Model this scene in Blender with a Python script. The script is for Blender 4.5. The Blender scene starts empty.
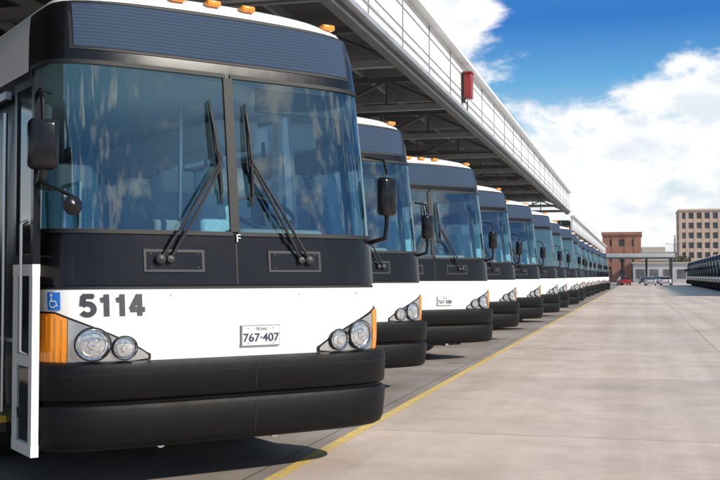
import bpy, math, random, bmesh
from bisect import bisect_left
from mathutils import Vector, Matrix
random.seed(7)
scene=bpy.context.scene
COL=scene.collection
KX=1.083

# ---------------------------------------------------------------- materials
def nmat(name):
    m=bpy.data.materials.new(name); m.use_nodes=True
    nt=m.node_tree; return m,nt,nt.nodes,nt.links
def pbsdf(name,col,rough=.5,metal=0.,coat=0.,var=0.,vscale=3.,bump=0.,bscale=60.,spec=.5,rvar=0.):
    m,nt,N,L=nmat(name); b=N['Principled BSDF']
    b.inputs['Base Color'].default_value=(*col,1); b.inputs['Roughness'].default_value=rough
    b.inputs['Metallic'].default_value=metal; b.inputs['Coat Weight'].default_value=coat
    b.inputs['Coat Roughness'].default_value=.06
    b.inputs['Specular IOR Level'].default_value=spec
    tc=N.new('ShaderNodeTexCoord')
    if var>0:
        n=N.new('ShaderNodeTexNoise'); n.inputs['Scale'].default_value=vscale; n.inputs['Detail'].default_value=6; n.inputs['Roughness'].default_value=.65
        L.new(tc.outputs['Object'],n.inputs['Vector'])
        r=N.new('ShaderNodeValToRGB'); r.color_ramp.elements[0].position=.3; r.color_ramp.elements[1].position=.65
        r.color_ramp.elements[0].color=(*[c*(1-var) for c in col],1); r.color_ramp.elements[1].color=(*col,1)
        L.new(n.outputs['Fac'],r.inputs['Fac']); L.new(r.outputs['Color'],b.inputs['Base Color'])
        if rvar>0:
            mr=N.new('ShaderNodeMapRange'); mr.inputs['To Min'].default_value=rough+rvar; mr.inputs['To Max'].default_value=max(.02,rough-rvar*.5)
            L.new(n.outputs['Fac'],mr.inputs['Value']); L.new(mr.outputs['Result'],b.inputs['Roughness'])
    if bump>0:
        n2=N.new('ShaderNodeTexNoise'); n2.inputs['Scale'].default_value=bscale; n2.inputs['Detail'].default_value=4
        L.new(tc.outputs['Object'],n2.inputs['Vector'])
        bp=N.new('ShaderNodeBump'); bp.inputs['Strength'].default_value=bump; bp.inputs['Distance'].default_value=.01
        L.new(n2.outputs['Fac'],bp.inputs['Height']); L.new(bp.outputs['Normal'],b.inputs['Normal'])
    return m

WHITE=pbsdf('white_paint',(.85,.845,.83),.28,coat=.4,var=.06,vscale=2.5,rvar=.08)
BLACK=pbsdf('black_paint_and_entry_shade',(.008,.008,.010),.20,coat=.15,var=.3,vscale=6,rvar=.1,spec=.3)
RUBBER=pbsdf('bumper_rubber',(.006,.006,.007),.46,var=.4,vscale=5,bump=.14,bscale=220,rvar=.16,spec=.17)
SEAM=pbsdf('seam_dark',(.006,.006,.006),.6)
SEAMG=pbsdf('seam_grey',(.25,.25,.25),.6)
TYRE=pbsdf('tyre',(.02,.02,.02),.8,bump=.3)
STEEL=pbsdf('steel',(.55,.55,.56),.3,metal=1)
CHROME=pbsdf('chrome',(.85,.85,.87),.10,metal=1)
HOUS=pbsdf('lamp_housing',(.55,.56,.58),.22,metal=.8)
AMBER=pbsdf('amber_lens',(.95,.32,.02),.15,coat=.8,var=.12,vscale=15)
LENS=pbsdf('lamp_glass',(.75,.77,.8),.12,metal=.7,coat=1,var=.6,vscale=45)
SIDEGL=pbsdf('side_glass',(.012,.016,.02),.05,coat=.5)
DARKGREY=pbsdf('dark_plastic',(.018,.018,.020),.5)
DASH=pbsdf('dashboard_plastic',(.20,.22,.23),.7)
LINER=pbsdf('liner',(.78,.80,.80),.8)
SEAT=pbsdf('seat_fabric',(.36,.58,.68),.85,var=.35,vscale=30)
SEATHEAD=pbsdf('seat_cover',(.85,.87,.88),.8)
NUM=pbsdf('number_vinyl',(.035,.038,.048),.5)
PLATEM=pbsdf('plate',(.72,.72,.70),.4,var=.1,vscale=20)
PLATEN=pbsdf('plate_ink',(.03,.04,.10),.5)
BLUE=pbsdf('blue_sign',(.01,.16,.62),.4)
YEL=pbsdf('yellow_strip',(.75,.5,.03),.5)

def glassmat(name,tcol,gcol,base,fr=1.0):
    m,nt,N,L=nmat(name); N.remove(N['Principled BSDF']); out=N['Material Output']
    t=N.new('ShaderNodeBsdfTransparent'); t.inputs[0].default_value=(*tcol,1)
    g=N.new('ShaderNodeBsdfGlossy'); g.inputs['Color'].default_value=(*gcol,1); g.inputs['Roughness'].default_value=.012
    f=N.new('ShaderNodeFresnel'); f.inputs['IOR'].default_value=1.5
    a=N.new('ShaderNodeMath'); a.operation='MULTIPLY_ADD'; a.inputs[1].default_value=fr; a.inputs[2].default_value=base; a.use_clamp=True
    tc=N.new('ShaderNodeTexCoord'); n=N.new('ShaderNodeTexNoise'); n.inputs['Scale'].default_value=.9; n.inputs['Detail'].default_value=0
    L.new(tc.outputs['Object'],n.inputs['Vector'])
    bp=N.new('ShaderNodeBump'); bp.inputs['Strength'].default_value=.03; bp.inputs['Distance'].default_value=.02
    L.new(n.outputs['Fac'],bp.inputs['Height']); L.new(bp.outputs['Normal'],g.inputs['Normal'])
    L.new(f.outputs[0],a.inputs[0]); mx=N.new('ShaderNodeMixShader')
    L.new(a.outputs[0],mx.inputs[0]); L.new(t.outputs[0],mx.inputs[1]); L.new(g.outputs[0],mx.inputs[2]); L.new(mx.outputs[0],out.inputs['Surface'])
    return m
WGLASS=glassmat('windshield_glass',(.74,.95,.98),(.85,.98,1.0),.13)
SGLASS=glassmat('side_window_glass',(.80,.86,.88),(.8,.9,1.0),.05)
FARGL=pbsdf('tinted_glass',(.035,.075,.095),.04,coat=.0,spec=1.4)
def signglass():
    m=pbsdf('sign_glass',(.03,.05,.09),.6,coat=.0,spec=.0)
    N=m.node_tree.nodes; L=m.node_tree.links; b=N['Principled BSDF']
    tc=N.new('ShaderNodeTexCoord'); w=N.new('ShaderNodeTexWave'); w.bands_direction='Z'; w.inputs['Scale'].default_value=12; w.inputs['Distortion'].default_value=.2
    L.new(tc.outputs['Object'],w.inputs['Vector']); r=N.new('ShaderNodeValToRGB')
    r.color_ramp.elements[0].color=(.040,.060,.100,1); r.color_ramp.elements[1].color=(.055,.082,.130,1)
    L.new(w.outputs['Fac'],r.inputs['Fac']); L.new(r.outputs['Color'],b.inputs['Base Color'])
    return m
SIGNGL=signglass()

# ---------------------------------------------------------------- mesh builder
class MB:
    def __init__(s): s.v=[];s.f=[];s.fm=[];s.mats=[]
    def mi(s,m):
        if m not in s.mats: s.mats.append(m)
        return s.mats.index(m)
    def face(s,idx,m): s.f.append(idx); s.fm.append(s.mi(m))
    def grid(s,rows,m,closeu=False):
        b=len(s.v); nr=len(rows); nc=len(rows[0])
        for r in rows: s.v.extend([tuple(p) for p in r])
        for i in range(nr-1):
            for j in range(nc if closeu else nc-1):
                j2=(j+1)%nc
                mm=m(i,j) if callable(m) else m
                if mm is None: continue
                s.face((b+i*nc+j,b+i*nc+j2,b+(i+1)*nc+j2,b+(i+1)*nc+j),mm)
        return b
    def ngon(s,pts,m):
        b=len(s.v); s.v.extend([tuple(p) for p in pts]); s.face(tuple(range(b,b+len(pts))),m)
    def box(s,c,d,m,M=None,bev=0.):
        hx,hy,hz=d[0]/2,d[1]/2,d[2]/2
        if bev<=0:
            P=[Vector((x,y,z)) for z in(-hz,hz) for y in(-hy,hy) for x in(-hx,hx)]
            F=[(0,2,3,1),(4,5,7,6),(0,1,5,4),(2,6,7,3),(0,4,6,2),(1,3,7,5)]
        else:
            bm=bmesh.new(); bmesh.ops.create_cube(bm,size=1)
            for v in bm.verts: v.co=Vector((v.co.x*d[0],v.co.y*d[1],v.co.z*d[2]))
            bmesh.ops.bevel(bm,geom=list(bm.edges),offset=bev,segments=3,affect='EDGES',profile=.5)
            bm.verts.index_update()
            P=[v.co.copy() for v in bm.verts]; F=[tuple(v.index for v in f.verts) for f in bm.faces]; bm.free()
        if M is not None: P=[M@p for p in P]
        b=len(s.v); C=Vector(c)
        s.v.extend([tuple(p+C) for p in P])
        for f in F: s.face(tuple(b+i for i in f),m)
    def tube(s,p0,p1,r0,r1,m,n=12,cap=True):
        p0=Vector(p0);p1=Vector(p1);ax=(p1-p0).normalized()
        a=ax.orthogonal().normalized(); c=ax.cross(a)
        rows=[]
        for p,r in((p0,r0),(p1,r1)): rows.append([p+a*math.cos(t)*r+c*math.sin(t)*r for t in [2*math.pi*i/n for i in range(n)]])
        s.grid(rows,m,True)
        if cap: s.ngon(rows[0],m); s.ngon(rows[1],m)
    def lathe(s,c,ax,prof,m,n=28):
        c=Vector(c);ax=Vector(ax).normalized();a=ax.orthogonal().normalized();q=ax.cross(a)
        rows=[[c+ax*h+(a*math.cos(2*math.pi*i/n)+q*math.sin(2*math.pi*i/n))*r for i in range(n)] for h,r in prof]
        s.grid(rows,m,True)
    def mesh(s,name,smooth=35,recalc=True,kx=1.):
        if kx!=1.: s.v=[(v[0]*kx,v[1],v[2]) for v in s.v]
        me=bpy.data.meshes.new(name); me.from_pydata(s.v,[],s.f)
        for m in s.mats: me.materials.append(m)
        me.polygons.foreach_set('material_index',s.fm)
        if recalc:
            bm=bmesh.new(); bm.from_mesh(me); bmesh.ops.remove_doubles(bm,verts=bm.verts,dist=1e-5)
            bmesh.ops.recalc_face_normals(bm,faces=bm.faces); bm.to_mesh(me); bm.free()
        if smooth:
            me.polygons.foreach_set('use_smooth',[True]*len(me.polygons)); me.set_sharp_from_angle(angle=math.radians(smooth))
        me.update(); return me
def add(name,me,parent=None,loc=(0,0,0),rz=0.):
    o=bpy.data.objects.new(name,me); COL.objects.link(o); o.location=loc; o.rotation_euler=(0,0,rz)
    if parent: o.parent=parent
    return o
def empty(name,loc=(0,0,0),rz=0.):
    o=bpy.data.objects.new(name,None); COL.objects.link(o); o.location=loc; o.rotation_euler=(0,0,rz); return o

# ---------------------------------------------------------------- bus surface
PROF=[(.30,.10,1.27),(.60,.07,1.285),(.89,.05,1.295),(1.05,.035,1.30),(1.25,.04,1.30),(1.45,.06,1.30),(1.60,.075,1.298),(1.83,.10,1.29),(2.2,.145,1.282),(2.6,.195,1.27),(3.08,.26,1.25),(3.3,.295,1.235),(3.46,.33,1.21),(3.52,.38,1.16),(3.57,.47,1.06),(3.605,.62,.90),(3.62,.85,.7)]
DD=.50; NN=4.6
def prof(z):
    if z<=PROF[0][0]: return PROF[0][1:]
    for a,b in zip(PROF,PROF[1:]):
        if z<=b[0]:
            t=(z-a[0])/(b[0]-a[0]); return (a[1]+(b[1]-a[1])*t,a[2]+(b[2]-a[2])*t)
    return PROF[-1][1:]
_cache={}
def table(w):
    k=round(w,4)
    if k in _cache: return _cache[k]
    pts=[]
    for i in range(241):
        th=math.pi/2*i/240; sn,cs=math.sin(th),math.cos(th)
        r=((sn/w)**NN+(cs/DD)**NN)**(-1/NN)
        pts.append((r*sn,DD-r*cs))
    cl=[0]
    for a,b in zip(pts,pts[1:]): cl.append(cl[-1]+math.hypot(b[0]-a[0],b[1]-a[1]))
    _cache[k]=(pts,cl); return _cache[k]
def plan(s,w):
    sg=1 if s>=0 else -1; s=abs(s); pts,cl=table(w)
    if s>=cl[-1]: x,y=w,DD+s-cl[-1]
    else:
        i=max(1,bisect_left(cl,s)); t=(s-cl[i-1])/(cl[i]-cl[i-1])
        x=pts[i-1][0]+(pts[i][0]-pts[i-1][0])*t; y=pts[i-1][1]+(pts[i][1]-pts[i-1][1])*t
    return sg*x,y
def surf(s,z,off=0.):
    yf,w=prof(z); x,y=plan(s,w)
    if off:
        a=plan(s-.01,w); b=plan(s+.01,w); tx,ty=b[0]-a[0],b[1]-a[1]; l=math.hypot(tx,ty)
        nx,ny=ty/l,-tx/l
        x+=nx*off; y+=ny*off
    zz=z
    if z>3.40: zz=z+.06*min(1,(z-3.40)/.15)*(1-min(1,abs(x)/1.25)**2)
    if z>1.86: zz=1.86+(zz-1.86)*1.045
    return Vector((x,yf+y,zz))
def surfn(s,z):
    a=surf(s-.02,z);b=surf(s+.02,z);c=surf(s,z-.03);d=surf(s,z+.03)
    n=(b-a).cross(d-c).normalized(); return n
def cst(v): return (lambda s:v)
def strip(mb,s0,s1,zlo,zhi,off,m,ns=16,nz=3,thick=.02,rimmat=None):
    if not callable(zlo): zlo=cst(zlo)
    if not callable(zhi): zhi=cst(zhi)
    rows=[]
    for i in range(nz+1):
        r=[]
        for j in range(ns+1):
            s=s0+(s1-s0)*j/ns; z=zlo(s)+(zhi(s)-zlo(s))*i/nz; r.append(surf(s,z,off))
        rows.append(r)
    mb.grid(rows,m)
    if thick:
        rm=rimmat or m
        edge=[(s0+(s1-s0)*j/ns,zlo(s0+(s1-s0)*j/ns)) for j in range(ns+1)]
        edge+=[(s1,zlo(s1)+(zhi(s1)-zlo(s1))*i/nz) for i in range(1,nz+1)]
        edge+=[(s0+(s1-s0)*j/ns,zhi(s0+(s1-s0)*j/ns)) for j in range(ns-1,-1,-1)]
        edge+=[(s0,zlo(s0)+(zhi(s0)-zlo(s0))*i/nz) for i in range(nz-1,0,-1)]
        mb.grid([[surf(s,z,off) for s,z in edge],[surf(s,z,off-thick) for s,z in edge]],rm,True)

GS=1.60
def build_body(far=False):
    mb=MB()
    ss=[0,.03]+[.03+ (GS+.005-.03)*i/18 for i in range(1,19)]+[1.64,1.68,1.72,1.8,2.0,2.4,3.2,5.0]+[5+1.2*i for i in range(1,8)]
    ss=sorted(set([round(-x,4) for x in ss]+[round(x,4) for x in ss]))
    zs=[.38,.60,.89,1.05,1.25,1.45,1.60,1.83,1.86,2.2,2.6,3.04,3.08,3.3,3.46,3.49,3.52,3.545,3.57,3.59,3.605,3.62]
    rows=[[surf(s,z) for s in ss] for z in zs]
    def mt(i,j):
        s=(ss[j]+ss[j+1])/2; z=(zs[i]+zs[i+1])/2; a=abs(s)
        if a<GS and 1.86<z<3.04 and a>.03: return FARGL if far else None
        if a<1.72:
            if 1.45<z<3.49: return BLACK
            return WHITE
        if s<0 and a<5.0 and z<3.04: return BLACK  # flat black paints in the shade of the open entry; no opening is cut
        if 1.95-.1<z<3.04: return SIDEGL if far else SGLASS
        return WHITE
    b=mb.grid(rows,mt)
    mb.ngon(rows[-1],WHITE)
    mb.grid([[r[0],r[-1]] for r in rows],WHITE)
    mb.box((0,6.8,.62),(2.3,12.4,.5),DARKGREY)
    if not far: strip(mb,-1.66,1.66,1.445,1.462,.004,SEAM,40,1,.003)
    strip(mb,-1.60,1.60,1.475,1.79,.010,BLACK,40,4,.012)
    if not far: strip(mb,-.006,.006,1.48,1.79,.0125,SEAM,1,2,.002)
    for a,b2 in((-GS-.02,-.02),(.02,GS+.02)):
        strip(mb,a,b2,1.845,1.875,.012,SEAM,24,1,.02)
        strip(mb,a,b2,3.03,3.06,.012,SEAM,24,1,.02)
    for a,b2 in((-GS-.02,-GS+.012),(-.035,.035),(GS-.012,GS+.02)):
        strip(mb,a,b2,1.876,3.029,.012,SEAM,2,8,.02)
    for sg in(-1,1):
        c=sg*.47
        strip(mb,c-.22,c+.22,1.57,1.735,.018,DARKGREY,8,2,.009)
        strip(mb,c-.20,c+.20,1.59,1.715,.022,BLACK,8,2,.005)
        if far: continue
        for q in(-.17,.17):
            for zz in(1.60,1.70):
                p=surf(c+q,zz,.02); nrm=surfn(c+q,zz); mb.lathe(p,nrm,[(0,.007),(.006,.006),(.007,.0001)],DARKGREY,8)
    strip(mb,-1.13,1.10,3.135,3.485,.006,SEAM,24,3,.006)
    strip(mb,-1.10,1.07,3.155,3.465,.010,SIGNGL,24,5,.005)
    for s_ in(-1.02,-.5,.5,1.02):
        if far: break
        p=surf(s_,1.40,.0); mb.lathe(p,surfn(s_,1.40),[(0,.008),(.006,.007),(.007,.0001)],STEEL,8)
    if not far: strip(mb,-.60,.60,.925,.931,.0035,SEAMG,16,1,.003)
    for s_ in(-.33,-.05,.23,-.98,.98):
        p=surf(s_,3.535,0)
        mb.box((p.x,p.y+.0,p.z+.025),(.11,.09,.05),AMBER,bev=.015)
    for sg in(-1,1):
        mb.box((sg*1.302,6.5,1.05),(.012,11,.03),SEAMG)
        for k in range(8): mb.box((sg*1.275,2.2+1.35*k,2.45),(.03,.07,1.18),BLACK)
        for k in range(7): mb.box((sg*1.303,2.4+1.5*k,.75),(.008,.015,.55),SEAMG)
    return mb.mesh('bus_body',32,kx=KX)
def build_glass():
    mb=MB()
    for a,b in((-GS+.002,-.03),(.03,GS-.002)):
        strip(mb,a,b,1.865,3.035,-.004,WGLASS,48,12,0)
    return mb.mesh('windshield',60,recalc=True,kx=KX)
def build_bumper():
    mb=MB()
    pr=[(-.06,.93),(.03,.935),(.085,.92),(.10,.89),(.105,.68),(.095,.665),(.072,.655),(.072,.64),(.10,.63),(.118,.60),(.12,.38),(.105,.335),(.07,.315),(-.05,.315)]
    S=1.85; ns=72; rows=[]
    for off,z in pr:
        rows.append([surf(-S+2*S*j/ns,min(max(z,.30),.95),off*(1-max(0,abs(-S+2*S*j/ns)-1.7)/.15*.5)) for j in range(ns+1)])
        for p in rows[-1]: p.z=z
    mb.grid(rows,RUBBER)
    mb.ngon([r[0] for r in rows],RUBBER); mb.ngon([r[-1] for r in rows],RUBBER)
    for z0,z1,o in((.38,.60,.1215),(.68,.89,.1045)):
        strip(mb,.10,.106,z0,z1,o,SEAM,1,3,.003)
    strip(mb,-1.3,1.3,.845,.85,.105,SEAM,24,1,.003)
    mb.box((0,.55,.30),(1.6,.25,.09),DARKGREY)
    for x in(-.45,.45): mb.tube((x,.35,.28),(x,.6,.28),.035,.035,STEEL)
    return mb.mesh('bumper',40,kx=KX)
def build_lights():
    mb=MB()
    for sg in(-1,1):
        def hi(s,d=0.):
            t=min(1,max(0,(abs(s)-.66)/.62)); return .965+.31*t**.8+d
        def lo(s): 
            t=min(1,max(0,(abs(s)-.66)/.25)); return .95-.03*t
        strip(mb,sg*.645,sg*1.60,lambda s:lo(s)-.012,lambda s:hi(s)+.014,.004,SEAM,28,4,.004)
        strip(mb,sg*.665,sg*1.19,lo,hi,.012,HOUS,22,5,.009,SEAM)
        strip(mb,sg*1.195,sg*1.585,lo,hi,.016,AMBER,14,5,.012)
        for k in range(9):
            q=1.215+.04*k
            strip(mb,sg*q,sg*(q+.012),lambda s:lo(s)+.02,lambda s:hi(s)-.02,.019,AMBER,1,4,.003)
        for s_,z_,r in((1.035,1.06,.108),(.83,1.03,.078)):
            p=surf(sg*s_,z_,.014); n=surfn(sg*s_,z_)
            mb.lathe(p,n,[(0,r*1.12),(.014,r*1.12),(.018,r*1.06),(.014,r),(.002,r*.97)],SEAM)
            mb.lathe(p,n,[(.0145,r*1.04),(.021,r*1.0),(.015,r*.94)],CHROME)
            mb.lathe(p,n,[(.004,r*.98),(.010,r*.8),(.014,r*.5),(.016,.0005)],LENS)
            mb.lathe(p,n,[(.014,r*.34),(.024,r*.30),(.026,r*.22),(.020,.0005)],CHROME,16)
            mb.lathe(p,n,[(.011,r*.78),(.015,r*.76),(.0125,r*.72)],HOUS,24)
    return mb.mesh('headlights',40,kx=KX)
def torus(mb,c,ax,R,r,m,n=28,k=8):
    c=Vector(c);ax=Vector(ax).normalized();a=ax.orthogonal().normalized();b=ax.cross(a);rows=[]
    for i in range(n+1):
        t=2*math.pi*i/n; d=a*math.cos(t)+b*math.sin(t)
        rows.append([c+d*(R+r*math.cos(2*math.pi*j/k))+ax*r*math.sin(2*math.pi*j/k) for j in range(k)])
    mb.grid(rows,m,True)
def polytube(mb,pts,r,m,n=10):
    for a,b in zip(pts,pts[1:]): mb.tube(a,b,r,r,m,n)
    for p in pts[1:-1]: mb.lathe(p,(0,0,1),[(-r,.0005),(-r*.7,r*.7),(0,r),(r*.7,r*.7),(r,.0005)],m,10)
def build_mirrors():
    mb=MB()
    R=Matrix.Rotation(math.radians(12),3,'Z')
    mb.box((1.40,.24,2.22),(.17,.11,.34),BLACK,R,bev=.045)
    mb.box((1.40,.30,2.22),(.13,.012,.29),CHROME,R)
    polytube(mb,[(1.27,.30,1.82),(1.35,.19,1.86),(1.39,.23,1.95),(1.40,.24,2.07)],.020,BLACK)
    polytube(mb,[(1.255,.34,2.56),(1.37,.24,2.53),(1.40,.24,2.41)],.012,BLACK)
    L=Matrix.Rotation(math.radians(-10),3,'Z')
    mx,my=-1.40,-.04
    mb.box((mx,my,2.43),(.19,.11,.35),BLACK,L,bev=.045)
    mb.box((mx,my+.06,2.43),(.15,.012,.30),CHROME,L)
    polytube(mb,[(-1.27,.30,2.16),(-1.38,.12,2.17),(mx,my+.01,2.20),(mx,my,2.29)],.028,BLACK)
    polytube(mb,[(-1.25,.33,2.85),(-1.37,.14,2.84),(mx,my+.02,2.74),(mx,my,2.60)],.016,BLACK)
    polytube(mb,[(-1.37,.05,2.17),(-1.28,-.04,2.12),(-1.22,-.08,2.08)],.013,BLACK)
    mb.lathe((-1.22,-.08,2.02),(0.2,-1,0),[(-.03,.02),(-.025,.055),(.0,.068),(.02,.05),(.028,.0005)],BLACK,20)
    return mb.mesh('mirrors',40,kx=KX)
def build_wipers():
    mb=MB()
    for sg,(ps,pz),(es,ez),(ts,tz),(bs,bz) in((-1,(-.58,1.66),(-.11,2.40),(-.165,2.84),(-.10,2.08)),(1,(.58,1.66),(.13,2.40),(.12,2.84),(.14,2.07))):
        for d in(0,.075):
            a=surf(ps+sg*-d*.9,pz,.045); e=surf(es+sg*d*.2,ez-d*.8,.075)
            mid=surf((ps+es)/2-sg*d*.5,(pz+ez)/2-d*.2,.075)
            polytube(mb,[a,mid,e],.011,DARKGREY,8)
        p=surf(ps,pz,.02); mb.lathe(p,surfn(ps,pz),[(0,.04),(.035,.036),(.045,.02),(.047,.0005)],DARKGREY,14)
        n=surfn(ps-sg*.07,pz); mb.lathe(surf(ps-sg*.07,pz,.02),n,[(0,.03),(.035,.026),(.04,.0005)],DARKGREY,12)
        k=6; P=[surf(bs+(ts-bs)*i/k,bz+(tz-bz)*i/k,.026) for i in range(k+1)]
        polytube(mb,P,.011,SEAM,6)
        P2=[surf(bs+(ts-bs)*q,bz+(tz-bz)*q,.028+.045*math.sin(math.pi*q)) for q in(.1,.3,.5,.7,.9)]
        polytube(mb,P2,.012,DARKGREY,6)
        c=surf((bs+ts)/2,(bz+tz)/2,.07); mb.tube(surf(es,ez,.075),c,.013,.016,DARKGREY,8)
    return mb.mesh('wipers',40,kx=KX)
def build_wheels():
    mb=MB()
    for y in(2.15,9.3,10.6):
        for sg in(-1,1):
            c=(sg*1.08,y,.50); ax=(sg,0,0)
            mb.lathe(c,ax,[(-.17,.26),(-.17,.44),(-.13,.49),(0,.50),(.13,.49),(.16,.44),(.15,.28),(.10,.26)],TYRE,36)
            mb.lathe(c,ax,[(.11,.27),(.06,.22),(.02,.12),(.10,.10),(.11,.0005)],STEEL,24)
        mb.tube((-1,y,.45),(1,y,.45),.09,.09,DARKGREY)
    mb.tube((-.5,1.2,.33),(-.5,2.1,.36),.06,.06,STEEL); mb.tube((.35,.8,.29),(.35,2.1,.34),.07,.07,STEEL); mb.tube((.1,.9,.27),(.7,.9,.27),.03,.03,STEEL)
    for sg in(-1,1):
        mb.box((sg*.95,2.75,.32),(.5,.02,.42),RUBBER)
    return mb.mesh('wheels',40,kx=KX)
def build_interior():
    mb=MB()
    mb.box((0,6.7,1.22),(2.44,12.2,.06),DASH); mb.box((0,6.9,3.16),(2.3,12.4,.05),LINER)
    for sg in(-1,1):
        mb.box((sg*1.21,7.0,1.58),(.03,11.6,.66),LINER)
        for k in range(9): mb.box((sg*1.21,1.8+1.3*k,2.50),(.04,.12,1.16),LINER)
        mb.box((sg*.95,7.2,2.93),(.45,10.2,.28),LINER,bev=.05)
    mb.box((0,12.7,2.2),(2.3,.05,1.8),LINER)
    mb.box((0,.62,1.55),(2.25,.5,.5),DASH,bev=.05)
    mb.box((.62,.72,1.84),(.75,.35,.18),DASH,bev=.05)
    torus(mb,(.62,.90,2.08),(0,-.7,1),.26,.020,SEAM)
    mb.tube((.62,.90,2.08),(.62,.76,1.78),.03,.04,SEAM)
    for a in(0,2.1,4.2):
        mb.tube((.62,.90,2.08),(.62+.25*math.sin(a),.90+.21*math.cos(a),2.08+.15*math.cos(a)),.012,.012,SEAM,6)
    def seat(x,y,z,w=.44,m=SEAT):
        mb.box((x,y,z+.12),(w,.46,.16),m,bev=.05)
        R=Matrix.Rotation(math.radians(-10),3,'X')
        mb.box((x,y+.27,z+.58),(w,.13,.85),m,R,bev=.05)
        mb.box((x,y+.275,z+.93),(w*.7,.15,.22),SEATHEAD,R,bev=.04)
    seat(.62,1.40,1.50,.5)
    for i in range(9):
        for x in(-.93,-.47,.47,.93):
            seat(x,2.1+.95*i,1.52)
    polytube(mb,[(-.75,1.3,1.3),(-.75,1.3,2.3),(-.75,1.7,2.3),(-.75,1.7,1.3)],.018,STEEL)
    polytube(mb,[(.25,1.75,1.3),(.25,1.75,3.1)],.018,STEEL)
    mb.box((.75,.50,2.98),(.8,.03,.2),DARKGREY,bev=.01)
    mb.box((-.2,1.0,1.70),(.22,.24,.6),DASH,bev=.03)
    return mb.mesh('interior',40,kx=KX)
def text_mesh(txt,size,s0,z0,off,mat,name,bold=.0,xs=1.,spacing=1.):
    cu=bpy.data.curves.new(name,'FONT'); cu.body=txt; cu.size=size; cu.offset=bold; cu.align_x='CENTER'; cu.align_y='CENTER'; cu.space_character=spacing; cu.resolution_u=6
    o=bpy.data.objects.new(name,cu); COL.objects.link(o); bpy.context.view_layer.update()
    me=bpy.data.meshes.new_from_object(o.evaluated_get(bpy.context.evaluated_depsgraph_get()))
    bpy.data.objects.remove(o); 
    for v in me.vertices:
        v.co=surf(s0+v.co.x*xs,z0+v.co.y,off); v.co.x*=KX
    me.materials.clear(); me.materials.append(mat); me.name=name
    return me
def arc(cx,cy,rx,ry,a0,a1,n=12): return [(cx+rx*math.cos(math.radians(a0+(a1-a0)*i/n)),cy+ry*math.sin(math.radians(a0+(a1-a0)*i/n))) for i in range(n+1)]
GLY={'1':[[(.36,1),(.36,0)],[(.36,.80),(.10,.72)]],
 '5':[[(.60,.915),(.12,.915)],[(.17,.95),(.12,.47)],arc(.33,.33,.27,.25,140,-150,16)],
 '4':[[(.46,1),(.46,0)],[(.70,.29),(.02,.29)],[(.42,.97),(.07,.30)]],
 '2':[arc(.33,.68,.25,.24,170,-35,12)+[(.10,.10)],[(.05,.085),(.62,.085)]],
 '7':[[(.04,.915),(.62,.915)],[(.57,.90),(.22,0)]],
 '0':[arc(.33,.5,.25,.42,0,360,24)],'9':[arc(.33,.66,.25,.26,0,360,20),[(.58,.62),(.52,.25),(.35,.08),(.14,.10)]],
 '8':[arc(.33,.72,.21,.20,0,360,18),arc(.33,.28,.26,.22,0,360,18)],
 '3':[arc(.31,.71,.24,.21,160,-80,12),arc(.31,.29,.27,.23,80,-160,12)],
 '6':[arc(.33,.33,.25,.26,0,360,20),[(.08,.40),(.14,.72),(.32,.90),(.54,.88)]]}
def digits(txt,s0,z0,h,wch,sw,name):
    mb=MB(); x=s0
    for ch in txt:
        for k,pl in enumerate(GLY[ch]):
            n=len(pl); L1=[];R1=[]
            for i,(u,v) in enumerate(pl):
                a=pl[max(0,i-1)]; b=pl[min(n-1,i+1)]; dx_,dy_=(b[0]-a[0])*wch/.7,(b[1]-a[1])*h; l=math.hypot(dx_,dy_) or 1
                nx,ny=-dy_/l*sw/2,dx_/l*sw/2; U=x+u*wch/.7; V=z0+v*h
                L1.append(surf(U+nx,V+ny,.005+.0006*k)); R1.append(surf(U-nx,V-ny,.005+.0006*k))
            mb.grid([L1,R1],NUM)
        x+=wch*(1.12 if ch!='1' else .98)
    return mb.mesh(name,0,recalc=True,kx=KX)
def build_plate():
    mb=MB()
    strip(mb,.02-.005,.325,1.005,1.165,.016,SEAMG,4,1,.014)
    strip(mb,.022,.318,1.012,1.158,.020,PLATEM,4,1,.004)
    for s_ in(.07,.27):
        for z_ in(1.028,1.143): mb.lathe(surf(s_,z_,.02),(0,-1,0),[(0,.006),(.004,.005),(.005,.0001)],STEEL,8)
    return mb.mesh('licence_plate',30,kx=KX)

body=build_body(); bodyfar=build_body(True); glass=build_glass(); bumper=build_bumper(); lights=build_lights(); mirrors=build_mirrors(); wipers=build_wipers(); wheels=build_wheels(); interior=build_interior(); plate=build_plate()
def bus(loc,rz,num=None,pl=None,far=False):
    e=empty('coach_bus',(loc[0],loc[1],0),rz)
    parts=[('body',bodyfar if far else body),('bumper',bumper),('headlights',lights),('mirrors',mirrors),('wipers',wipers),('wheels',wheels)]
    if not far: parts+= [('windshield',glass),('interior',interior)]
    for n,me in parts: add(n,me,e)
    add('licence_plate',plate,e)
    if num: add('fleet_number',digits(num,-1.115,1.255,.155,.105,.036,'fleet_number'),e)
    if pl:
        add('plate_number',text_mesh(pl,.088,.17,1.068,.0225,PLATEN,'plate_number',bold=.001),e)
        add('plate_state',text_mesh('TEXAS',.030,.17,1.135,.0225,PLATEN,'plate_state'),e)
    return e
TH=math.radians(33.5)
centers=[(-.90,7.94),(-.18,13.55),(1.39,18.9),(2.75,24.6),(4.20,29.6),(5.63,34.5)]
for k in range(1,12): centers.append((5.63+1.40*k+random.uniform(-.15,.15),34.5+5.3*k+random.uniform(-.15,.15)))
nums=['5114','5127','5098','5131','5106']; pls=['767·407','767·419','767·388','770·102','767·411']
for i,c in enumerate(centers):
    e=bus(c,TH+(0 if i==0 else math.radians(random.uniform(-.8,.8))),nums[i] if i<5 else None,pls[i] if i<5 else None,far=i>=5)
    if i==0: bus1=e

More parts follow.
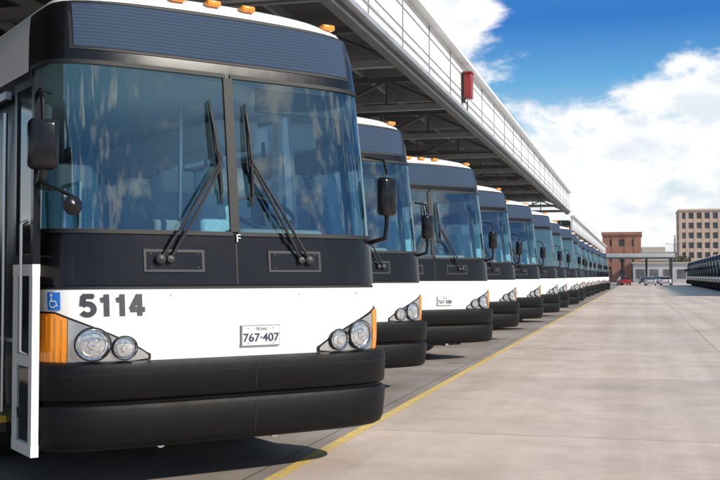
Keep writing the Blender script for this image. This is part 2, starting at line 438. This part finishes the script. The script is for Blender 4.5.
mb=MB()
dx=-1.39
def ring(y0,y1,z0,z1,t,m,x=dx,th=.05):
    mb.box((x,(y0+y1)/2,z0+t/2),(th,y1-y0,t),m); mb.box((x,(y0+y1)/2,z1-t/2),(th,y1-y0,t),m)
    mb.box((x,y0+t/2,(z0+z1)/2),(th-.004,t,z1-z0-2*t),m); mb.box((x,y1-t/2,(z0+z1)/2),(th-.004,t,z1-z0-2*t),m)
ring(.12,.60,.30,1.62,.08,WHITE)
ring(.12,.60,1.625,2.92,.06,BLACK)
mb.box((dx,.36,.955),(.02,.34,1.17),SIDEGL); mb.box((dx,.36,2.27),(.02,.38,1.15),SIDEGL)
mb.box((dx,.36,.95),(.044,.32,.08),WHITE)
polytube(mb,[(dx-.03,.22,1.0),(dx-.07,.22,1.02),(dx-.07,.22,1.9),(dx-.03,.22,1.92)],.012,STEEL)
for z in(.5,1.5,2.6): polytube(mb,[(-1.28,.50,z),(dx,.45,z)],.02,DARKGREY)
add('entrance_door',mb.mesh('entrance_door',40,kx=KX),bus1)
mb=MB()
mb.box((-1.33,2.2,.42),(.12,1.8,.05),YEL); mb.box((-1.33,2.2,.36),(.11,1.8,.07),DARKGREY)
for y in(1.15,1.5,2.1,3.0): mb.tube((-1.34,y,.5),(-1.34,y,2.8),.016,.016,STEEL)
mb.box((-1.31,2.6,2.95),(.04,2.8,.06),STEEL)
add('entry_step',mb.mesh('entry_step',40,kx=KX),bus1)
mb=MB(); strip(mb,-1.34,-1.24,1.30,1.425,.005,BLUE,4,2,.004); add('access_sign',mb.mesh('access_sign',30,kx=KX),bus1)
mb=MB()
def pic(pts,k=0): mb.ngon([surf(-1.290+u*.9,1.3625+v,.009+.0005*k) for u,v in pts],PLATEM)
pic([(.012*math.cos(a)-.012,.042+.012*math.sin(a)) for a in[i*.785 for i in range(8)]])
pic([(-.018,.026),(-.006,.026),(-.004,-.004),(-.016,-.004)]); pic([(-.004,-.004),(.022,-.004),(.022,.004),(-.004,.004)],1); pic([(.022,.002),(.030,.0),(.040,-.035),(.032,-.037)],2)
for i in range(9):
    a0=2.2+i*.42;a1=a0+.42
    pic([(.030*math.cos(a0),-.018+.030*math.sin(a0)),(.030*math.cos(a1),-.018+.030*math.sin(a1)),(.022*math.cos(a1),-.018+.022*math.sin(a1)),(.022*math.cos(a0),-.018+.022*math.sin(a0))],3)
add('access_symbol',mb.mesh('access_symbol',0,kx=KX),bus1)
add('letter_f',text_mesh('F',.085,.02,1.825,.016,PLATEM,'letter_f'),bus1)

# ---------------------------------------------------------------- row frame
RA=-math.atan(.264)
ca,sa=math.cos(RA),math.sin(RA)
def row(lx,ly): return (lx*ca-ly*sa, lx*sa+ly*ca)

def concrete(name,c,bw=6.,bh=4.5,stain=.2):
    m,nt,N,L=nmat(name); b=N['Principled BSDF']; tc=N.new('ShaderNodeTexCoord')
    def noise(sc,det,ro,vec=None):
        n=N.new('ShaderNodeTexNoise'); n.inputs['Scale'].default_value=sc; n.inputs['Detail'].default_value=det; n.inputs['Roughness'].default_value=ro
        L.new(vec or tc.outputs['Object'],n.inputs['Vector']); return n
    def ramp(src,p0,c0,p1,c1):
        r=N.new('ShaderNodeValToRGB'); e=r.color_ramp.elements; e[0].position=p0;e[0].color=(*c0,1);e[1].position=p1;e[1].color=(*c1,1); L.new(src,r.inputs['Fac']); return r
    def mul(a,bb,f=1.):
        x=N.new('ShaderNodeMix'); x.data_type='RGBA'; x.blend_type='MULTIPLY'; x.inputs[0].default_value=f; L.new(a,x.inputs[6]); L.new(bb,x.inputs[7]); return x.outputs[2]
    br=N.new('ShaderNodeTexBrick'); br.offset=0; br.inputs['Scale'].default_value=1; br.inputs['Brick Width'].default_value=bh; br.inputs['Row Height'].default_value=bw
    br.inputs['Mortar Size'].default_value=.016; br.inputs['Mortar Smooth'].default_value=.6
    br.inputs['Color1'].default_value=(*c,1); br.inputs['Color2'].default_value=(*[q*.90 for q in c],1); br.inputs['Mortar'].default_value=(*[q*.48 for q in c],1)
    mp=N.new('ShaderNodeMapping'); mp.inputs['Location'].default_value=(2.9,1.7,0); L.new(tc.outputs['Object'],mp.inputs['Vector'])
    L.new(mp.outputs[0],br.inputs['Vector'])
    base=br.outputs['Color']
    big=ramp(noise(.14,6,.6).outputs['Fac'],.38,(1-stain,1-stain*1.08,1-stain*1.1),.60,(1,1,1))
    mid=ramp(noise(1.3,10,.75).outputs['Fac'],.32,(.80,.78,.77),.58,(1,1,1))
    fine=ramp(noise(60,6,.9).outputs['Fac'],.35,(.74,.74,.74),.62,(1.06,1.06,1.06))
    st=N.new('ShaderNodeMapping'); st.inputs['Scale'].default_value=(1.2,.04,1); L.new(tc.outputs['Object'],st.inputs['Vector'])
    trk=ramp(noise(1.,5,.6,st.outputs[0]).outputs['Fac'],.36,(.84,.82,.80),.58,(1,1,1))
    vo=N.new('ShaderNodeTexVoronoi'); vo.inputs['Scale'].default_value=.5; L.new(tc.outputs['Object'],vo.inputs['Vector'])
    n3=noise(3.,5,.6); ad=N.new('ShaderNodeMath'); ad.operation='MULTIPLY_ADD'; ad.inputs[1].default_value=.4; L.new(n3.outputs['Fac'],ad.inputs[0]); L.new(vo.outputs['Distance'],ad.inputs[2])
    oil=ramp(ad.outputs[0],.20,(.66,.64,.62),.34,(1,1,1))
    o=base
    for q in(big,mid,fine,trk,oil): o=mul(o,q.outputs['Color'])
    L.new(o,b.inputs['Base Color'])
    rr=N.new('ShaderNodeMapRange'); rr.inputs['To Min'].default_value=.9; rr.inputs['To Max'].default_value=.5; L.new(noise(.5,5,.6).outputs['Fac'],rr.inputs['Value']); L.new(rr.outputs[0],b.inputs['Roughness'])
    bp=N.new('ShaderNodeBump'); bp.inputs['Strength'].default_value=.35; bp.inputs['Distance'].default_value=.01; L.new(noise(60,6,.8).outputs['Fac'],bp.inputs['Height']); L.new(bp.outputs['Normal'],b.inputs['Normal'])
    return m
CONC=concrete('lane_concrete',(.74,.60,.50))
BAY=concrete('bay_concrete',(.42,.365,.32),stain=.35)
DIRT=pbsdf('dry_ground',(.34,.30,.24),.95,var=.3,vscale=.05)
def sheet(name,x0,x1,y0,y1,z,m,rz=RA):
    mb=MB(); mb.ngon([(x0,y0,0),(x1,y0,0),(x1,y1,0),(x0,y1,0)],m); return add(name,mb.mesh(name,0),None,(0,0,z),rz)
sheet('ground',-3000,3000,-1500,4500,-.012,DIRT)
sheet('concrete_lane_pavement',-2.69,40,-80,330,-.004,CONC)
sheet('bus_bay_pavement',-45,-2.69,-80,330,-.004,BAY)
def paint(name,col):
    m,nt,N,L=nmat(name); b=N['Principled BSDF']; b.inputs['Roughness'].default_value=.7
    tc=N.new('ShaderNodeTexCoord'); n=N.new('ShaderNodeTexNoise'); n.inputs['Scale'].default_value=9; n.inputs['Detail'].default_value=9; n.inputs['Roughness'].default_value=.78
    L.new(tc.outputs['Object'],n.inputs['Vector']); r=N.new('ShaderNodeValToRGB'); e=r.color_ramp.elements
    e[0].position=.42;e[0].color=(.46,.36,.22,1);e[1].position=.56;e[1].color=(*col,1); L.new(n.outputs['Fac'],r.inputs['Fac']); L.new(r.outputs['Color'],b.inputs['Base Color']); return m
YP=paint('yellow_road_paint',(.72,.47,.07))
sheet('yellow_edge_line',-2.745,-2.635,-20,200,.001,YP)

# ---------------------------------------------------------------- canopy
CWHITE=pbsdf('fascia_white',(.76,.77,.78),.45,var=.2,vscale=.8)
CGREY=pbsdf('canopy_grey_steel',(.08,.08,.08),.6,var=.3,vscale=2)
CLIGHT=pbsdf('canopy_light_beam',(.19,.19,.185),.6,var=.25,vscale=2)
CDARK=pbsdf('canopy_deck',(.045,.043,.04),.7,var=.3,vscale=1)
GUT=pbsdf('gutter_metal',(.32,.33,.35),.45,var=.3,vscale=1.5)
WALLM=pbsdf('terminal_wall',(.30,.28,.25),.8,var=.2,vscale=.6)
def canopy(name,y0,y1,x,zb,zt,depth,step=3.,trs=6.):
    e=empty(name,(0,0,0),RA)
    mb=MB()
    L_=y1-y0; ym=(y0+y1)/2
    mb.box((x-.10,ym,(zb+zt)/2+.14),(.12,L_,zt-zb-.28),CWHITE)
    k=int(L_/step)
    for i in range(k+1): mb.box((x-.032,y0+i*step+.02,(zb+zt)/2+.12),(.03,.03,zt-zb-.34),GUT)
    H=zt-zb
    for q in(.36,.50,.80): mb.box((x-.034,ym,zb+H*q),(.022,L_,.02 if q!=.36 else .05),GUT)
    mb.box((x-.0,ym,zt+.03),(.36,L_+.1,.09),CWHITE)
    mb.box((x-.03,ym,zb+.20),(.30,L_,.10),GUT)
    mb.box((x-.12,ym,zb+.07),(.20,L_,.14),CGREY)
    add('fascia',mb.mesh('fascia',30),e)
    mb=MB()
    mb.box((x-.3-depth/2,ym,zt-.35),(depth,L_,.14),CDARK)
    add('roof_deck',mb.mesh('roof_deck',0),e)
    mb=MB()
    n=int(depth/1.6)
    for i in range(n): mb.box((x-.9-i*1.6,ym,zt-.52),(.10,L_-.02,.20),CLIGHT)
    add('purlins',mb.mesh('purlins',0),e)
    mb=MB(); n=int(L_/trs)
    for i in range(n+1):
        y=y0+.2+i*trs
        if y>y1: continue
        xa,xb=x-.25,x-depth
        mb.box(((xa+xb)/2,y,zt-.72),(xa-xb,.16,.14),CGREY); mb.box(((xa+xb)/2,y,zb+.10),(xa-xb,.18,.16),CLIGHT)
        m_=int((xa-xb)/1.6)
        for j in range(m_):
            x0=xa-j*1.6; x1=x0-1.6; zz0,zz1=zb+.15,zt-.75
            a,b=((x0,y,zz0),(x1,y,zz1)) if j%2==0 else ((x0,y,zz1),(x1,y,zz0))
            mb.tube(a,b,.045,.045,CGREY,6,False); mb.tube((x1,y,zz0),(x1,y,zz1),.035,.035,CGREY,6,False)
        if y+trs<y1: mb.box(((xa+xb)/2,y+trs/2,zt-.74),(xa-xb,.12,.22),CLIGHT)
    add('trusses',mb.mesh('trusses',40),e)
    mb=MB()
    y=y0+3
    while y<y1:
        for xx in(x-11,x-depth+.5):
            mb.box((xx,y,zb/2),(.35,.35,zb),CGREY,bev=.03)
        y+=12
    add('columns',mb.mesh('columns',30),e)
    mb=MB()
    mb.box((x-depth,ym,1.6),(.3,L_,3.2),WALLM)
    mb.box((x-depth+.17,ym,2.9),(.04,L_,.5),CDARK)
    add('rear_wall',mb.mesh('rear_wall',0),e)
    return e
canopy('bus_canopy',-8,79,-4.83,6.08,7.69,24)
canopy('bus_canopy',81,168,-4.7,4.75,6.05,20)
REDM=pbsdf('red_enamel',(.32,.02,.02),.5,coat=.2,var=.3,vscale=8)
e=empty('red_alarm_box',(*row(-4.83,30.0),0),RA)
mb=MB(); mb.box((.16,0,7.02),(.22,.36,.72),REDM,bev=.03); mb.box((.16,0,7.40),(.27,.42,.05),REDM,bev=.015); mb.box((.02,0,7.0),(.08,.16,.9),CGREY)
mb.tube((.1,.1,6.6),(.1,.1,6.3),.02,.02,CGREY); add('housing',mb.mesh('housing',30),e)

# ---------------------------------------------------------------- right hand row of parked coaches
for k in range(19):
    x,y=row(8.3+.02*k, 84+4.9*k)
    bus((x,y),math.radians(-40),far=True)

# ---------------------------------------------------------------- background buildings
BEIGE=pbsdf('beige_masonry',(.70,.50,.38),.85,var=.12,vscale=.2)
BRICK=pbsdf('red_brick',(.42,.20,.14),.9,var=.2,vscale=.4)
GLB=pbsdf('building_glass',(.17,.17,.18),.3,var=.6,vscale=.25)
ROOFW=pbsdf('pale_render',(.60,.58,.55),.8,var=.12,vscale=.3)
TAN=pbsdf('tan_render',(.50,.44,.37),.85,var=.15,vscale=.3)
def building(name,cx,cy,w,d,h,fl,bx,by,wall,rz=0.,pier=.45,sp=.45,roofbox=True):
    e=empty(name,(cx,cy,0),rz)
    mb=MB(); mb.box((0,0,h/2),(w-.8,d-.8,h-.3),GLB); add('windows',mb.mesh('windows',0),e)
    mb=MB(); fh=h/fl
    for i in range(fl+1):
        z=i*fh; t=fh*sp
        z0=max(0,z-t/2); z1=min(h,z+t/2)
        mb.box((0,0,(z0+z1)/2),(w-.12,d-.12,z1-z0),wall)
    add('spandrels',mb.mesh('spandrels',0),e)
    mb=MB()
    def piers(n,L_,ax):
        bw=L_/n
        for i in range(n+1):
            p=-L_/2+i*bw; pw=bw*pier
            p=max(-L_/2+pw/2,min(L_/2-pw/2,p))
            for sg in(-1,1):
                if ax==0: mb.box((p,sg*(d/2-.25),h/2),(pw,.5,h+.02),wall)
                else: mb.box((sg*(w/2-.27),p,h/2),(.5,pw,h+.01),wall)
    piers(bx,w,0); piers(by,d-1.1,1)
    add('piers',mb.mesh('piers',0),e)
    mb=MB(); mb.box((0,0,h+.35),(w+.5,d+.5,.7),wall)
    if roofbox: mb.box((w*.15,0,h+2.0),(w*.3,d*.4,2.6),wall); mb.box((-w*.25,0,h+1.4),(w*.12,d*.25,1.4),GUT)
    add('roof_parapet',mb.mesh('roof_parapet',0),e)
    return e
building('beige_office_building',157,415,60,22,27,7,20,7,BEIGE,math.radians(-14),.36,.40,False)
building('red_brick_building',65.5,262,9,20,11.4,3,3,5,BRICK,math.radians(-15),.55,.55,False)
building('low_tan_building',96,350,16,14,6.5,2,6,4,TAN,math.radians(-12),.6,.6,False)
building('tan_office_building',150,560,40,20,13.5,4,14,5,TAN,math.radians(-10),.5,.5)
building('unseen_pale_warehouse',60,-85,110,30,8,1,20,6,ROOFW,math.radians(40),.7,.5)  # out of view behind the camera, added for the windshields to reflect
building('unseen_tan_warehouse',150,-20,90,30,10,2,20,6,TAN,math.radians(80),.6,.5)  # second unseen building, also added for the glass reflections
e=empty('station_shelter',(*row(-.5,186),0),RA)
mb=MB(); mb.box((0,0,4.9),(13,10,.7),ROOFW,bev=.05); mb.box((0,-5.03,4.5),(13,.06,.25),CGREY)
for x in(-6,-2,2,6):
    for y in(-4,4): mb.box((x,y,2.28),(.3,.3,4.56),CGREY)
add('shelter_structure',mb.mesh('shelter_structure',30),e)
e=empty('low_concrete_building',(*row(10,262),0),RA)
mb=MB(); mb.box((0,0,2.2),(22,12,4.4),ROOFW,bev=.05); mb.box((0,0,4.6),(22.6,12.6,.4),TAN)
for i in range(7): mb.box((-9.3+3.1*i,-6.02,2.0),(2.0,.08,2.2),GLB)
add('walls',mb.mesh('walls',30),e)

def lamp_post(x,y,h,arm=True):
    e=empty('street_lamp',(x,y,0),RA); mb=MB()
    mb.tube((0,0,0),(0,0,h),.12,.06,CGREY,10); mb.tube((0,0,0),(0,0,.5),.2,.2,CGREY,10)
    if arm:
        for sg in(-1,1):
            mb.tube((0,0,h-.1),(sg*1.4,0,h+.2),.04,.03,CGREY,8); mb.box((sg*1.7,0,h+.2),(.7,.28,.12),GUT,bev=.03)
    add('post',mb.mesh('post',40),e)
lamp_post(*row(8.5,260),9); lamp_post(*row(14,300),10)
e=empty('radio_mast',(96,320,0),0); mb=MB()
for a in range(3):
    c=(.5*math.cos(a*2.094),.5*math.sin(a*2.094)); mb.tube((c[0],c[1],0),(c[0]*.4,c[1]*.4,14),.08,.06,CGREY,6)
for i in range(13):
    for a in range(3):
        k=1-.6*i/14; k2=1-.6*(i+1)/14; t0=a*2.094; t1=(a+1)*2.094
        mb.tube((.5*k*math.cos(t0),.5*k*math.sin(t0),i),(.5*k2*math.cos(t1),.5*k2*math.sin(t1),i+1),.04,.04,CGREY,5)
add('lattice',mb.mesh('lattice',40),e)

# ---------------------------------------------------------------- cars
CARP={}
def car(x,y,rz,col,nm='parked_car'):
    if col not in CARP: CARP[col]=pbsdf('car_paint',col,.3,coat=.7)
    P=CARP[col]; e=empty(nm,(x,y,0),rz); mb=MB()
    st=[(-2.25,.45,.78,.80),(-2.15,.30,.90,.86),(-1.5,.25,1.0,.90),(-.9,.25,1.02,.90),(0,.25,1.0,.90),(.9,.25,.98,.90),(1.7,.28,.86,.88),(2.15,.32,.74,.82),(2.28,.42,.62,.72)]
    rows=[]
    for sx,z0,z1,w in st: rows.append([(sx,-w*.93,z0),(sx,-w,z0+.15),(sx,-w,z1-.12),(sx,-w*.9,z1),(sx,0,z1+.03),(sx,w*.9,z1),(sx,w,z1-.12),(sx,w,z0+.15),(sx,w*.93,z0)])
    mb.grid(rows,P,True); mb.ngon(rows[0],P); mb.ngon(rows[-1],P)
    gs=[(-1.9,1.0,.74),(-1.2,1.42,.62),(-.2,1.47,.62),(.35,1.42,.62),(1.25,.96,.74)]
    rows=[[(sx,-.78,.93),(sx,-w,z-.05),(sx,-w*.85,z),(sx,w*.85,z),(sx,w,z-.05),(sx,.78,.93)] for sx,z,w in gs]
    def gm(i,j): return P if (j==2 and i in(1,2)) else SIDEGL
    mb.grid(rows,gm)
    for wx in(-1.4,1.4):
        for sg in(-1,1):
            mb.lathe((wx,sg*.80,.33),(0,sg,0),[(-.1,.2),(-.1,.31),(.0,.33),(.09,.32),(.1,.2),(.06,.0005)],TYRE,20)
            mb.lathe((wx,sg*.88,.33),(0,sg,0),[(.0,.2),(.02,.18),(.02,.0005)],STEEL,14)
    for sg in(-1,1):
        mb.box((2.2,sg*.6,.66),(.14,.3,.12),LENS,bev=.03); mb.box((-2.2,sg*.6,.75),(.12,.28,.14),REDM,bev=.03)
    add('car_body',mb.mesh('car_body',35),e)
for lx,ly,a,c in((2.0,175,75,(.5,.5,.52)),(4.6,182,70,(.75,.75,.75)),(1.2,215,80,(.05,.06,.1)),(4,215,100,(.65,.65,.65)),(-2.2,180,85,(.35,.02,.02))):
    x,y=row(lx,ly); car(x,y,math.radians(a),c)

# ---------------------------------------------------------------- distant trees
LEAF=pbsdf('foliage',(.10,.12,.055),.8,var=.5,vscale=.8)
BARK=pbsdf('bark',(.10,.075,.05),.9)
mb=MB()
def tree(cx,cy,h,r):
    mb.tube((cx,cy,0),(cx,cy,h*.55),.25,.12,BARK,7)
    cl=[]
    for i in range(7):
        a=random.uniform(0,6.28); q=random.uniform(.1,.7)*r; z=h*random.uniform(.45,.88)
        p=Vector((cx+math.cos(a)*q,cy+math.sin(a)*q,z)); cl.append((p,random.uniform(.3,.55)*r))
        mb.tube((cx,cy,h*.4),p,.09,.03,BARK,5)
    for p,rr in cl:
        for k in range(70):
            d=Vector((random.gauss(0,1),random.gauss(0,1),random.gauss(0,1))).normalized()*rr*random.uniform(.5,1.05)
            c=p+d; n=Vector((random.gauss(0,1),random.gauss(0,1),random.gauss(0,1))).normalized(); a=n.orthogonal().normalized(); b=n.cross(a); s=random.uniform(.18,.4)
            mb.ngon([c+a*s,c+b*s*.8,c-a*s,c-b*s*.8],LEAF)
for k in range(22):
    x,y=row(1+k*2.9+random.uniform(-1,1),290+random.uniform(-12,12)); tree(x,y,random.uniform(4.5,7.5),random.uniform(2,3.2))
add('distant_tree_row',mb.mesh('distant_tree_row',0,recalc=False))

# ---------------------------------------------------------------- light & sky
sd=Vector((.80,-.44,.60)).normalized()
elev=math.asin(sd.z); az=math.atan2(sd.x,sd.y)
sl=bpy.data.lights.new('sun','SUN'); sl.energy=5.0; sl.angle=math.radians(.5); sl.color=(1,.93,.82)
so=bpy.data.objects.new('sun',sl); COL.objects.link(so); so.rotation_euler=(-sd).to_track_quat('-Z','Y').to_euler(); so.location=(20,-20,30)
w=bpy.data.worlds.new('World'); scene.world=w; w.use_nodes=True
N=w.node_tree.nodes; L=w.node_tree.links; bg=N['Background']; bg.inputs['Strength'].default_value=.125
sky=N.new('ShaderNodeTexSky'); sky.sky_type='NISHITA'; sky.sun_disc=False; sky.sun_elevation=elev; sky.sun_rotation=az
tc=N.new('ShaderNodeTexCoord'); sep=N.new('ShaderNodeSeparateXYZ'); L.new(tc.outputs['Generated'],sep.inputs[0])
gr=N.new('ShaderNodeValToRGB'); el=gr.color_ramp.elements
def lin(r,g,b):
    f=lambda c:((c/255+.055)/1.055)**2.4 if c>10 else c/255/12.92
    return (f(r),f(g),f(b),1)
el[0].position=0; el[0].color=lin(242,242,240); el[1].position=1; el[1].color=lin(70,135,195)
for p,c in((.06,lin(232,240,244)),(.13,lin(182,219,241)),(.18,lin(98,173,226)),(.235,lin(32,118,204)),(.30,lin(50,130,198)),(.5,lin(95,165,208))):
    q=el.new(p); q.color=c
L.new(sep.outputs['Z'],gr.inputs['Fac'])
def vm(op,a,b=None,val=None):
    n=N.new('ShaderNodeVectorMath'); n.operation=op; L.new(a,n.inputs[0])
    if b is not None: L.new(b,n.inputs[1])
    elif val is not None: n.inputs[1].default_value=val
    return n
def ma(op,a,b,c=None,clamp=False):
    n=N.new('ShaderNodeMath'); n.operation=op; n.use_clamp=clamp
    for i,v in enumerate((a,b,c)):
        if v is None: continue
        if isinstance(v,(int,float)): n.inputs[i].default_value=v
        else: L.new(v,n.inputs[i])
    return n.outputs[0]
x10=vm('SCALE',gr.outputs['Color']); x10.inputs['Scale'].default_value=8.0
mx=N.new('ShaderNodeMix'); mx.data_type='RGBA'; mx.inputs[0].default_value=.88; L.new(sky.outputs[0],mx.inputs[6]); L.new(x10.outputs[0],mx.inputs[7])
st=vm('MULTIPLY',tc.outputs['Generated'],val=(1,1,1.8))
n1=N.new('ShaderNodeTexNoise'); n1.inputs['Scale'].default_value=12; n1.inputs['Detail'].default_value=11; n1.inputs['Roughness'].default_value=.58; n1.inputs['Distortion'].default_value=.2
L.new(st.outputs[0],n1.inputs['Vector'])
acc=n1.outputs['Fac']
blobs=[((452,12),.045,.34,.9),((640,172),.060,.24,1.9),((560,160),.055,.13,1.5),((622,90),.032,.17,1.2),((714,98),.045,.24,1.1),((545,55),.03,.11,1.8),((690,60),.022,.12,1.7),((590,22),.065,-.20,1.4),((670,15),.055,-.14,1.4)]
for (px,py),r,amp,asp in blobs:
    d=Vector(((px-360)/1050,1,(276-py)/1050)).normalized()
    df=vm('SUBTRACT',tc.outputs['Generated'],val=tuple(d)); ds=vm('MULTIPLY',df.outputs[0],val=(1/asp,1/asp,1.25)); ln=N.new('ShaderNodeVectorMath'); ln.operation='LENGTH'; L.new(ds.outputs[0],ln.inputs[0])
    f=ma('DIVIDE',ln.outputs['Value'],r*1.5); f=ma('SUBTRACT',1.,f,clamp=True)
    acc=ma('MULTIPLY_ADD',f,amp,acc)
bias=N.new('ShaderNodeMapRange'); bias.inputs['From Min'].default_value=.02; bias.inputs['From Max'].default_value=.14; bias.inputs['To Min'].default_value=.10; bias.inputs['To Max'].default_value=0; L.new(sep.outputs['Z'],bias.inputs['Value'])
acc=ma('ADD',acc,bias.outputs[0])
mk=N.new('ShaderNodeMapRange'); mk.interpolation_type='SMOOTHSTEP'; mk.inputs['From Min'].default_value=.49; mk.inputs['From Max'].default_value=.67; L.new(acc,mk.inputs['Value'])
n2=N.new('ShaderNodeTexNoise'); n2.inputs['Scale'].default_value=20; n2.inputs['Detail'].default_value=8; L.new(st.outputs[0],n2.inputs['Vector'])
cr=N.new('ShaderNodeValToRGB'); cr.color_ramp.elements[0].position=.38; cr.color_ramp.elements[0].color=(6.4,6.9,7.5,1); cr.color_ramp.elements[1].position=.54; cr.color_ramp.elements[1].color=(8.5,8.5,8.5,1); L.new(n2.outputs['Fac'],cr.inputs['Fac'])
m2=N.new('ShaderNodeMix'); m2.data_type='RGBA'; L.new(mk.outputs[0],m2.inputs[0]); L.new(mx.outputs[2],m2.inputs[6]); L.new(cr.outputs['Color'],m2.inputs[7])
L.new(m2.outputs[2],bg.inputs['Color'])

# ---------------------------------------------------------------- camera
cd=bpy.data.cameras.new('camera'); cd.sensor_width=36; cd.lens=52.5; cd.clip_end=6000; cd.clip_start=.05
co=bpy.data.objects.new('camera',cd); COL.objects.link(co); co.location=(0,0,1.54); co.rotation_euler=(math.radians(90+1.96),0,0)
scene.camera=co
scene.view_settings.view_transform='Standard'; scene.view_settings.look='None'; scene.view_settings.exposure=0
